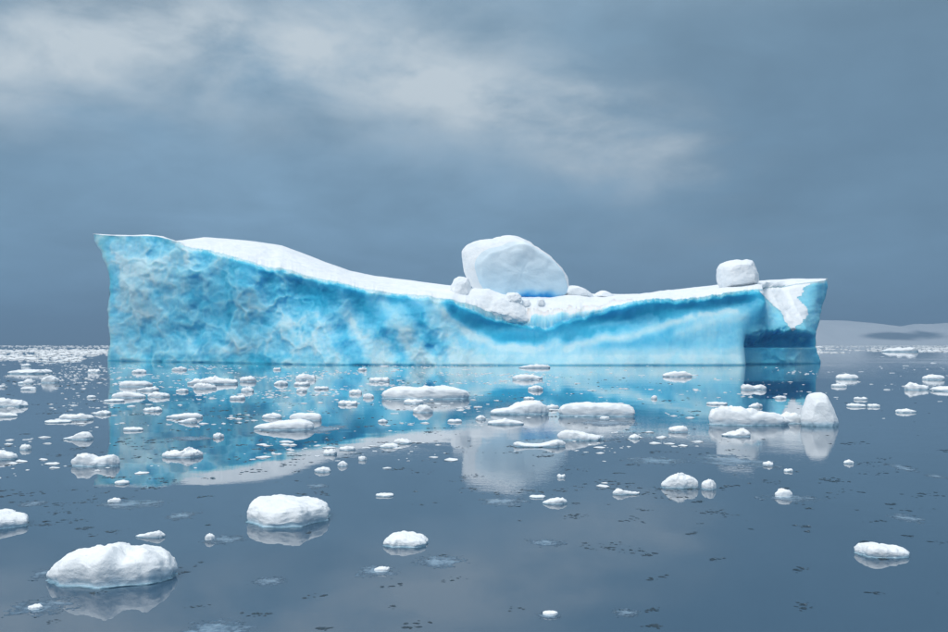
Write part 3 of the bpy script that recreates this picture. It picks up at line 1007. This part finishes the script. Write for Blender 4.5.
floe(376, 395, 493, 497, 'thin double chunk in open water above the small domed floe', [.9, .7, .9], hf=.12)
floe(336.5, 348, 461, 466.5, 'small peaked chunk right of the pale snow reflection', [.4, 1, .6])
floe(314, 331.5, 467, 472.5, 'low round chunk right of the pale snow reflection', [.6, 1, .7])
floe(322.5, 337, 448.5, 455, 'lumpy small chunk at the blue edge of the reflection', lump=.25)
floe(339, 355.5, 446, 450.5, 'low flat chunk beside the lumpy one at the blue edge', hf=.15)
floe(358, 367, 456, 460.5, 'tiny grey chunk between open water and the blue edge', hf=.15)
# --- left
floe(250, 315, 419, 430.5, 'long tapering snow floe carrying a block on its right end', [.3, .5, .62, .8, .95, 1, .95, .85], .4, lump=.06)
floe(290, 323.5, 410.5, 421, 'flat snow block stacked behind the long tapering floe', [.9, 1, .95, .95, .9], .4, lump=.05, square=4)
floe(262, 283, 411, 418.5, 'small lumpy floe behind the long tapering floe', [.6, 1, .7], hf=.15)
floe(189, 239, 373, 384.5, 'broad ragged floe near the berg on the left', [.5, .85, .8, 1, .7, .8, .7], .4, lump=.28)
floe(192, 217, 381, 389, 'low crumbling piece in front of the broad ragged floe', [.6, 1, .8, .5], .4, lump=.28, hf=.14)
floe(239, 257, 374, 382, 'chunk with a dark foot right of the broad ragged floe', [.7, 1, .8])
floe(273, 288, 379, 385, 'small chunk halfway between the two ragged far floes', [.5, 1, .9])
floe(295, 316, 372, 380, 'bulky chunk near the berg, behind a smaller flat piece', [.7, 1, 1, .7])
floe(293, 310, 380.5, 385.5, 'flat piece just in front of the bulky chunk near the berg', hf=.14)
floe(241, 254, 385.5, 392, 'small chunk below the chunk with a dark foot', [.6, 1, .6])
floe(230, 245, 394, 399.5, 'low white chunk below the broad ragged floe', hf=.15)
floe(296, 307, 386, 392, 'tiny heaped chunk below the flat piece near the berg', [.6, 1, .7])
floe(314, 329, 385.3, 389.5, 'thin flat piece midway to the widest floe', hf=.1)
floe(348, 362, 387.5, 394, 'small ragged chunk just before the widest floe begins', lump=.28)
floe(358, 367, 366.8, 370.5, 'tiny far chunk right under the middle of the berg wall')
floe(273, 281, 366.8, 370, 'tiny far chunk right under the left half of the berg wall')
floe(118, 151, 379, 387, 'flat topped floe at the back of the left cluster', [.8, 1, 1, 1, .8], .5, lump=.06, square=4)
floe(135, 162, 384.5, 391, 'ragged floe in the middle of the left cluster', [.5, .7, 1, .8], .4, lump=.25)
floe(111, 147, 389.5, 398, 'humped floe at the front of the left cluster', [.6, .75, 1, .8, .6, .5], .4)
floe(147, 170, 390, 397.5, 'smooth mound at the right end of the left cluster', [.7, 1, .9, .6], .5)
floe(104, 125, 397.5, 402, 'thin flat piece leading the left cluster', hf=.1)
floe(166, 206, 411, 418.6, 'low snow floe with level top left of the long tapering floe', [.5, .7, .85, 1, 1, .8], .4)
floe(178, 199, 416.5, 423, 'small heap in front of the low level snow floe', [.4, .5, 1, .7], .4)
floe(143, 162, 405.5, 411.5, 'ragged chunk behind the low level snow floe', lump=.28)
floe(176, 189, 387.5, 392, 'small white chunk right of the left cluster')
floe(213, 224, 431, 438, 'round white chunk at the end of a grey ice sheet', [.7, 1, .7], .8)
floe(124, 144, 426, 431, 'thin dark edged chunk below the left cluster', hf=.1)
floe(132, 147, 367.5, 373, 'small chunk close under the left end of the berg', [.7, 1, .7])
floe(172, 187, 365, 370.5, 'small chunk under the berg wall, right of the one at its left end', [.6, 1, .8])
floe(59, 94, 411.5, 420, 'snow floe with two soft humps left of the berg reflection', [.7, 1, .8, .9, .95, .6], .45)
floe(44, 72, 419, 423, 'thin flat shelf in front of the two hump snow floe', hf=.08)
floe(95, 111, 409, 415, 'pointed chunk beside the two hump snow floe', [.5, 1, .7])
floe(62, 94, 429.5, 440, 'cone shaped floe with a flat tail to its left', [.2, .25, .5, .9, 1, .6], .5, lump=.06)
floe(20, 31, 444, 450, 'small cube like chunk below the cone shaped floe', [.9, 1, .9])
floe(-12, 30, 395, 407, 'blocky floe cut by the left edge, level with the left cluster', [.9, 1, .98, 1, .8, .4], .4)
floe(-10, 18, 411, 417, 'flat low floe cut by the left edge under the blocky one', [.8, 1, .9, .5], .4, hf=.12)
floe(40, 60, 373, 383, 'bold white chunk of the far left water with clear reflection', [.5, .9, 1, .7], .6)
floe(18, 34, 377.5, 384, 'pair of low bumps beside the bold white chunk', [.5, .4, 1, .7])
floe(22, 36, 386, 390, 'flat chunk just in front of the low bumps, far left', hf=.1)
floe(-4, 6, 384.5, 387.5, 'sliver of ice cut by the left edge in the far water', hf=.12)
floe(86, 96, 394.5, 398, 'tiny flat chunk left of the left cluster', hf=.12)
floe(115, 130, 480, 484.5, 'small chunk in the slush below the twin humped floe', [.6, 1, .7])
# --- far white pieces
floe(882, 918, 345.2, 352, 'long white ice ridge on the far water before the hills', [.3, .6, .7, .75, .85, 1, .7], .5, lump=.25)
floe(815.5, 823, 345, 349, 'white chunk peeking out behind the right end of the berg')
floe(21, 31, 362.5, 366.5, 'flat white chunk far out on the left, behind the bold one', hf=.15)
floe(11, 52, 368, 374, 'broad thin slush floe far out left, behind the bold chunk', hf=.06, lump=.3)
floe(12, 19, 353, 356, 'tiny chunk farthest out near the left edge', hf=.15)
floe(87, 101, 367.5, 373, 'crumbly pile of chips left of the berg foot', lump=.35, hf=.12)
# --- thin plates
plate(98, 164, 499.5, 509, 'long thin ice plate with snow knob at its left, below the reflection', (108, 121, 499, 503))
plate(21, 45, 501, 507, 'small thin ice plate left of the long plate with knob')
plate(165, 196, 512, 520, 'faint thin plate above the curved ice sliver')
plate(203, 246, 535.5, 544, 'dark thin plate with white knob left, below the flat topped floe', (204.5, 214.5, 535, 541))
plate(252, 287, 577, 586, 'small pale thin plate in the lower left open water')
plate(355, 399, 565, 578, 'mottled thin plate below the small domed floe', (374, 390, 568, 573))
plate(414, 468, 555, 568, 'mottled thin plate to the right below the small domed floe')
plate(14, 78, 597, 616, 'wide mottled thin plate in the lower left corner', (28, 43, 606, 611))
plate(173, 252, 620, 645, 'wide mottled thin plate cut by the bottom edge')
plate(526, 564, 539, 546.5, 'thin pale plate in open water, bottom centre')
plate(537, 561, 612, 620, 'small plate with bright knob near the bottom edge', (542, 558, 612.5, 617))
plate(613, 640, 609, 617, 'small dark speckled plate near the bottom edge')
plate(761, 819, 495, 502, 'thin plate carrying a white snow hump, right water', (774, 792, 490, 498))
plate(892, 915, 464, 472, 'pale plate at right, above a smaller one near the edge')
plate(928, 944, 474, 479, 'small pale plate near the right edge')
plate(891, 922, 514, 523, 'faint grey plate above the lone floe on the right')
plate(30, 56, 568, 580, 'dark clear plate against the left end of the lumpy foreground floe')
plate(168, 214, 436, 441, 'smooth grey ice sheet ending at a round white chunk')
plate(308, 327, 483.5, 489, 'clear dark plate below the pale snow reflection')
plate(480, 530, 497, 506, 'broken thin plate under the tip of the boulder reflection')
plate(625, 690, 457, 465, 'faint mottled sheet above the bumpy snow floe')
plate(700, 775, 455, 468, 'faint broken sheet under the block reflection')
plate(305, 345, 425, 434, 'thin grey sheet off the nose of the long tapering floe')
plate(575, 640, 420, 426, 'grey thin sheet in front of the thick slab')


# ------------------------------------------------------------------ small fragments (one by one) and brash ice
FRAG = []
for k in range(10):
    r = random.Random(900 + k)
    v, f, at, _ = floe_mesh(1.0, 0.7, 0.42 + 0.3 * r.random(), np.array([.5 + .5 * r.random() for _ in range(4)]), 300 + k, 22, 14, 0.25)
    FRAG.append(mesh('ice_fragment', v, f, FLOE, at))

ZONES = [  # x0, x1, y0, y1, how many, label
    (112, 470, 366, 384, 30, 'tiny white ice fragment on the blue water strip close under the berg wall'),
    (112, 480, 384, 412, 28, 'tiny white ice fragment scattered among the left and centre floes'),
    (110, 420, 412, 470, 20, 'tiny white ice fragment in the lower blue reflection of the berg'),
    (440, 830, 366, 400, 16, 'tiny white ice fragment under the right half of the berg wall'),
    (430, 700, 400, 445, 12, 'tiny white ice fragment around the thick slab and sloping floe'),
    (0, 108, 356, 372, 14, 'tiny white ice fragment in the far pack left of the berg'),
    (0, 110, 376, 440, 8, 'tiny white ice fragment in grey water left of the reflection'),
    (835, 948, 356, 420, 12, 'tiny white ice fragment in grey water right of the berg'),
]
rf = random.Random(4242)
pend = []
for x0, x1, y0, y1, n, lab in ZONES:
    for k in range(n):
        px = x0 + (x1 - x0) * rf.random()
        py = y0 + (y1 - y0) * rf.random() ** 1.15
        Y = wdist(py)
        w = (1.3 + 3.0 * rf.random() ** 1.8) / F * Y
        o = obj('ice_fragment', FRAG[rf.randrange(10)], None, ((px - CX) / F * Y, Y, 0))
        o.scale = (w * 1.15, w * (0.6 + 0.4 * rf.random()), w * (0.18 + 0.35 * rf.random() ** 2))
        o.rotation_euler = (0, 0, (rf.random() - 0.5) * 1.2 + math.pi * rf.randrange(2))
        pend.append((o, px, py))

ORD = ['nearest', 'second', 'third', 'fourth', 'fifth', 'sixth', 'seventh', 'eighth', 'ninth', 'tenth', 'eleventh', 'twelfth', 'thirteenth', 'fourteenth']
slots = {}
for o, px, py in pend:
    best = min(LAND, key=lambda l: math.hypot(max(l[0] - px, px - l[1], 0), 2.5 * max(l[2] - py, py - l[3], 0)))
    dx, dy = px - (best[0] + best[1]) / 2, (py - (best[2] + best[3]) / 2) * 2.2
    side = ('left of' if dx < 0 else 'right of') if abs(dx) > abs(dy) else ('in front of' if dy > 0 else 'behind')
    slots.setdefault((best[4], side), []).append((math.hypot(dx, dy), o))
for (lm, side), lst in slots.items():
    lst.sort(key=lambda q: q[0])
    for k, (d, o) in enumerate(lst):
        tag(o, '%s tiny fragment %s the %s' % (ORD[min(k, 13)], side, lm), 'ice fragment', 'tiny ice fragments between the floes')

# chips: little faceted lumps as one mass
_chip_v = np.array([(1, 0, .15), (.62, .7, .1), (-.2, .95, .14), (-.9, .5, .08), (-.95, -.4, .12), (-.1, -.9, .1), (.7, -.65, .14), (.25, .2, .62), (-.4, -.1, .5),
                    (.9, 0, -.3), (.5, .6, -.3), (-.2, .8, -.3), (-.8, .4, -.3), (-.8, -.35, -.3), (-.1, -.8, -.3), (.6, -.5, -.3)])
_chip_f = np.array([(0, 1, 7), (1, 2, 7), (2, 8, 7), (2, 3, 8), (3, 4, 8), (4, 5, 8), (5, 7, 8), (5, 6, 7), (6, 0, 7)] +
                   [t for i in range(7) for t in ((i, 9 + i, 9 + (i + 1) % 7), (i, 9 + (i + 1) % 7, (i + 1) % 7))])
_flip = np.array([(a, c, b) if k > 8 else (a, b, c) for k, (a, b, c) in enumerate(_chip_f)])


def chips(name, pos, size, flat, mat, label, wetamt=0.25):
    n = len(pos)
    th = rng.random(n) * 6.283
    c, s = np.cos(th), np.sin(th)
    v = _chip_v[None] * (1 + 0.45 * (rng.random((n, len(_chip_v), 3)) - 0.5))
    el = 0.55 + 0.45 * rng.random(n)
    x = v[:, :, 0] * size[:, None]
    y = v[:, :, 1] * (size * el)[:, None]
    z = v[:, :, 2] * (size * flat)[:, None]
    vx = x * c[:, None] - y * s[:, None] + pos[:, 0:1]
    vy = x * s[:, None] + y * c[:, None] + pos[:, 1:2]
    vv = np.stack([vx, vy, z], -1).reshape(-1, 3)
    ff = (_flip[None] + (np.arange(n) * len(_chip_v))[:, None, None]).reshape(-1, 3)
    wet = np.where(_chip_v[:, 2] < 0.2, 0.35, 0.05)[None].repeat(n, 0).ravel() * (wetamt / 0.25)
    o = obj(name, mesh(name, vv, ff, mat, {'wet': wet}, smooth=False))
    return tag(o, label, 'brash ice', None, 'stuff')


def scatter(n, px0, px1, y0, y1, power=1.0, clump=0.0, cs=0.03):
    """random water points between distances y0..y1, clumped by noise"""
    out = []
    got = 0
    while got < n:
        m = n * 3
        Y = y0 + (y1 - y0) * rng.random(m) ** power
        px = px0 + (px1 - px0) * rng.random(m)
        X = (px - CX) / F * Y
        if clump:
            k = fbm(np.stack([X * cs, Y * cs * 0.6, np.zeros(m)], 1), 3)
            keep = rng.random(m) < sstep(k, clump - 0.25, clump + 0.25)
            X, Y = X[keep], Y[keep]
        out.append(np.stack([X, Y], 1))
        got += len(X)
    return np.concatenate(out)[:n]


def off_berg(p):
    px = p[:, 0] / p[:, 1] * F + CX
    d = I(np.clip(px, 92, 829), YFRONT)
    inside = (px > 85) & (px < 836) & (p[:, 1] > d - 4) & (p[:, 1] < d + 48)
    return p[~inside]


far_p = off_berg(np.vstack([scatter(1300, -160, 130, 220, 1500, 1.3, 0.05, 0.012), scatter(2300, -160, 130, 125, 380, 1.0, 0.05, 0.03),
                            scatter(1500, 780, 1150, 190, 450, 1.0, 0.1, 0.02), scatter(2800, 780, 1150, 330, 1500, 1.2, 0.1, 0.012),
                            scatter(1600, 90, 830, 190, 1300, 1.0)]))
chips('brash_ice', far_p, (0.2 + 1.1 * rng.random(len(far_p)) ** 2.2) * (0.55 + far_p[:, 1] / 700), 0.42, FLOE,
      'dense field of white brash ice stretching to the horizon')
mid_p = off_berg(np.vstack([scatter(1900, 60, 560, 40, 106, 1.0, 0.12, 0.12), scatter(350, 520, 960, 40, 106, 1.0, 0.15, 0.12),
                            scatter(420, -20, 700, 16, 42, 1.0, 0.2, 0.25), scatter(500, -100, 110, 50, 140, 1.0, 0.1, 0.08)]))
chips('ice_crumbs', mid_p, 0.025 + 0.17 * rng.random(len(mid_p)) ** 2.8, 0.34, FLOE, 'scattered white ice crumbs among the floes')
def clusters(n, px0, px1, py0, py1):
    out = []
    for k in range(n):
        px, py = px0 + (px1 - px0) * rng.random(), py0 + (py1 - py0) * rng.random()
        Y = wdist(py)
        w = (6 + 16 * rng.random()) / F * Y
        m = int(4 + 14 * rng.random())
        q = rng.normal(size=(m, 2)) * 0.5
        out.append(np.stack([(px - CX) / F * Y + q[:, 0] * w, Y + q[:, 1] * w * 0.8 + 0.3 * q[:, 0] * w], 1))
    return np.concatenate(out)


dark_p = off_berg(np.vstack([clusters(46, -10, 960, 500, 632), clusters(90, -10, 960, 440, 505), clusters(60, 0, 700, 400, 450), scatter(160, -40, 1000, 12, 45, 1.0),
                             scatter(250, -40, 700, 34, 70, 1.0, 0.3, 0.2), clusters(30, 500, 948, 455, 560)]))
chips('clear_ice_chips', dark_p, (0.010 + 0.030 * rng.random(len(dark_p)) ** 1.6) * (0.5 + dark_p[:, 1] / 18), 0.28, CLEAR,
      'thin clear ice chips showing dark on the water')

# ------------------------------------------------------------------ hazy air
def haze():
    x, y0, y1, z0, z1 = S + 60, -660, S + 60, -3.0, 105.0
    v = [(-x, y0, z0), (x, y0, z0), (x, y1, z0), (-x, y1, z0), (-x, y0, z1), (x, y0, z1), (x, y1, z1), (-x, y1, z1)]
    f = [(3, 2, 1, 0), (4, 5, 6, 7), (0, 1, 5, 4), (1, 2, 6, 5), (2, 3, 7, 6), (3, 0, 4, 7)]
    m = bpy.data.materials.new('hazy_air')
    m.use_nodes = True
    t = NT(m.node_tree)
    pv = t.n('ShaderNodeVolumePrincipled', {'Color': (0.34, 0.52, 0.72), 'Density': 0.00062, 'Anisotropy': 0.0})
    t.n('ShaderNodeOutputMaterial', {'Volume': pv.outputs[0]})
    o = obj('haze', mesh('haze', np.array(v), f, m, smooth=False))
    tag(o, 'cold hazy air over the sea', None, None, 'stuff')


haze()
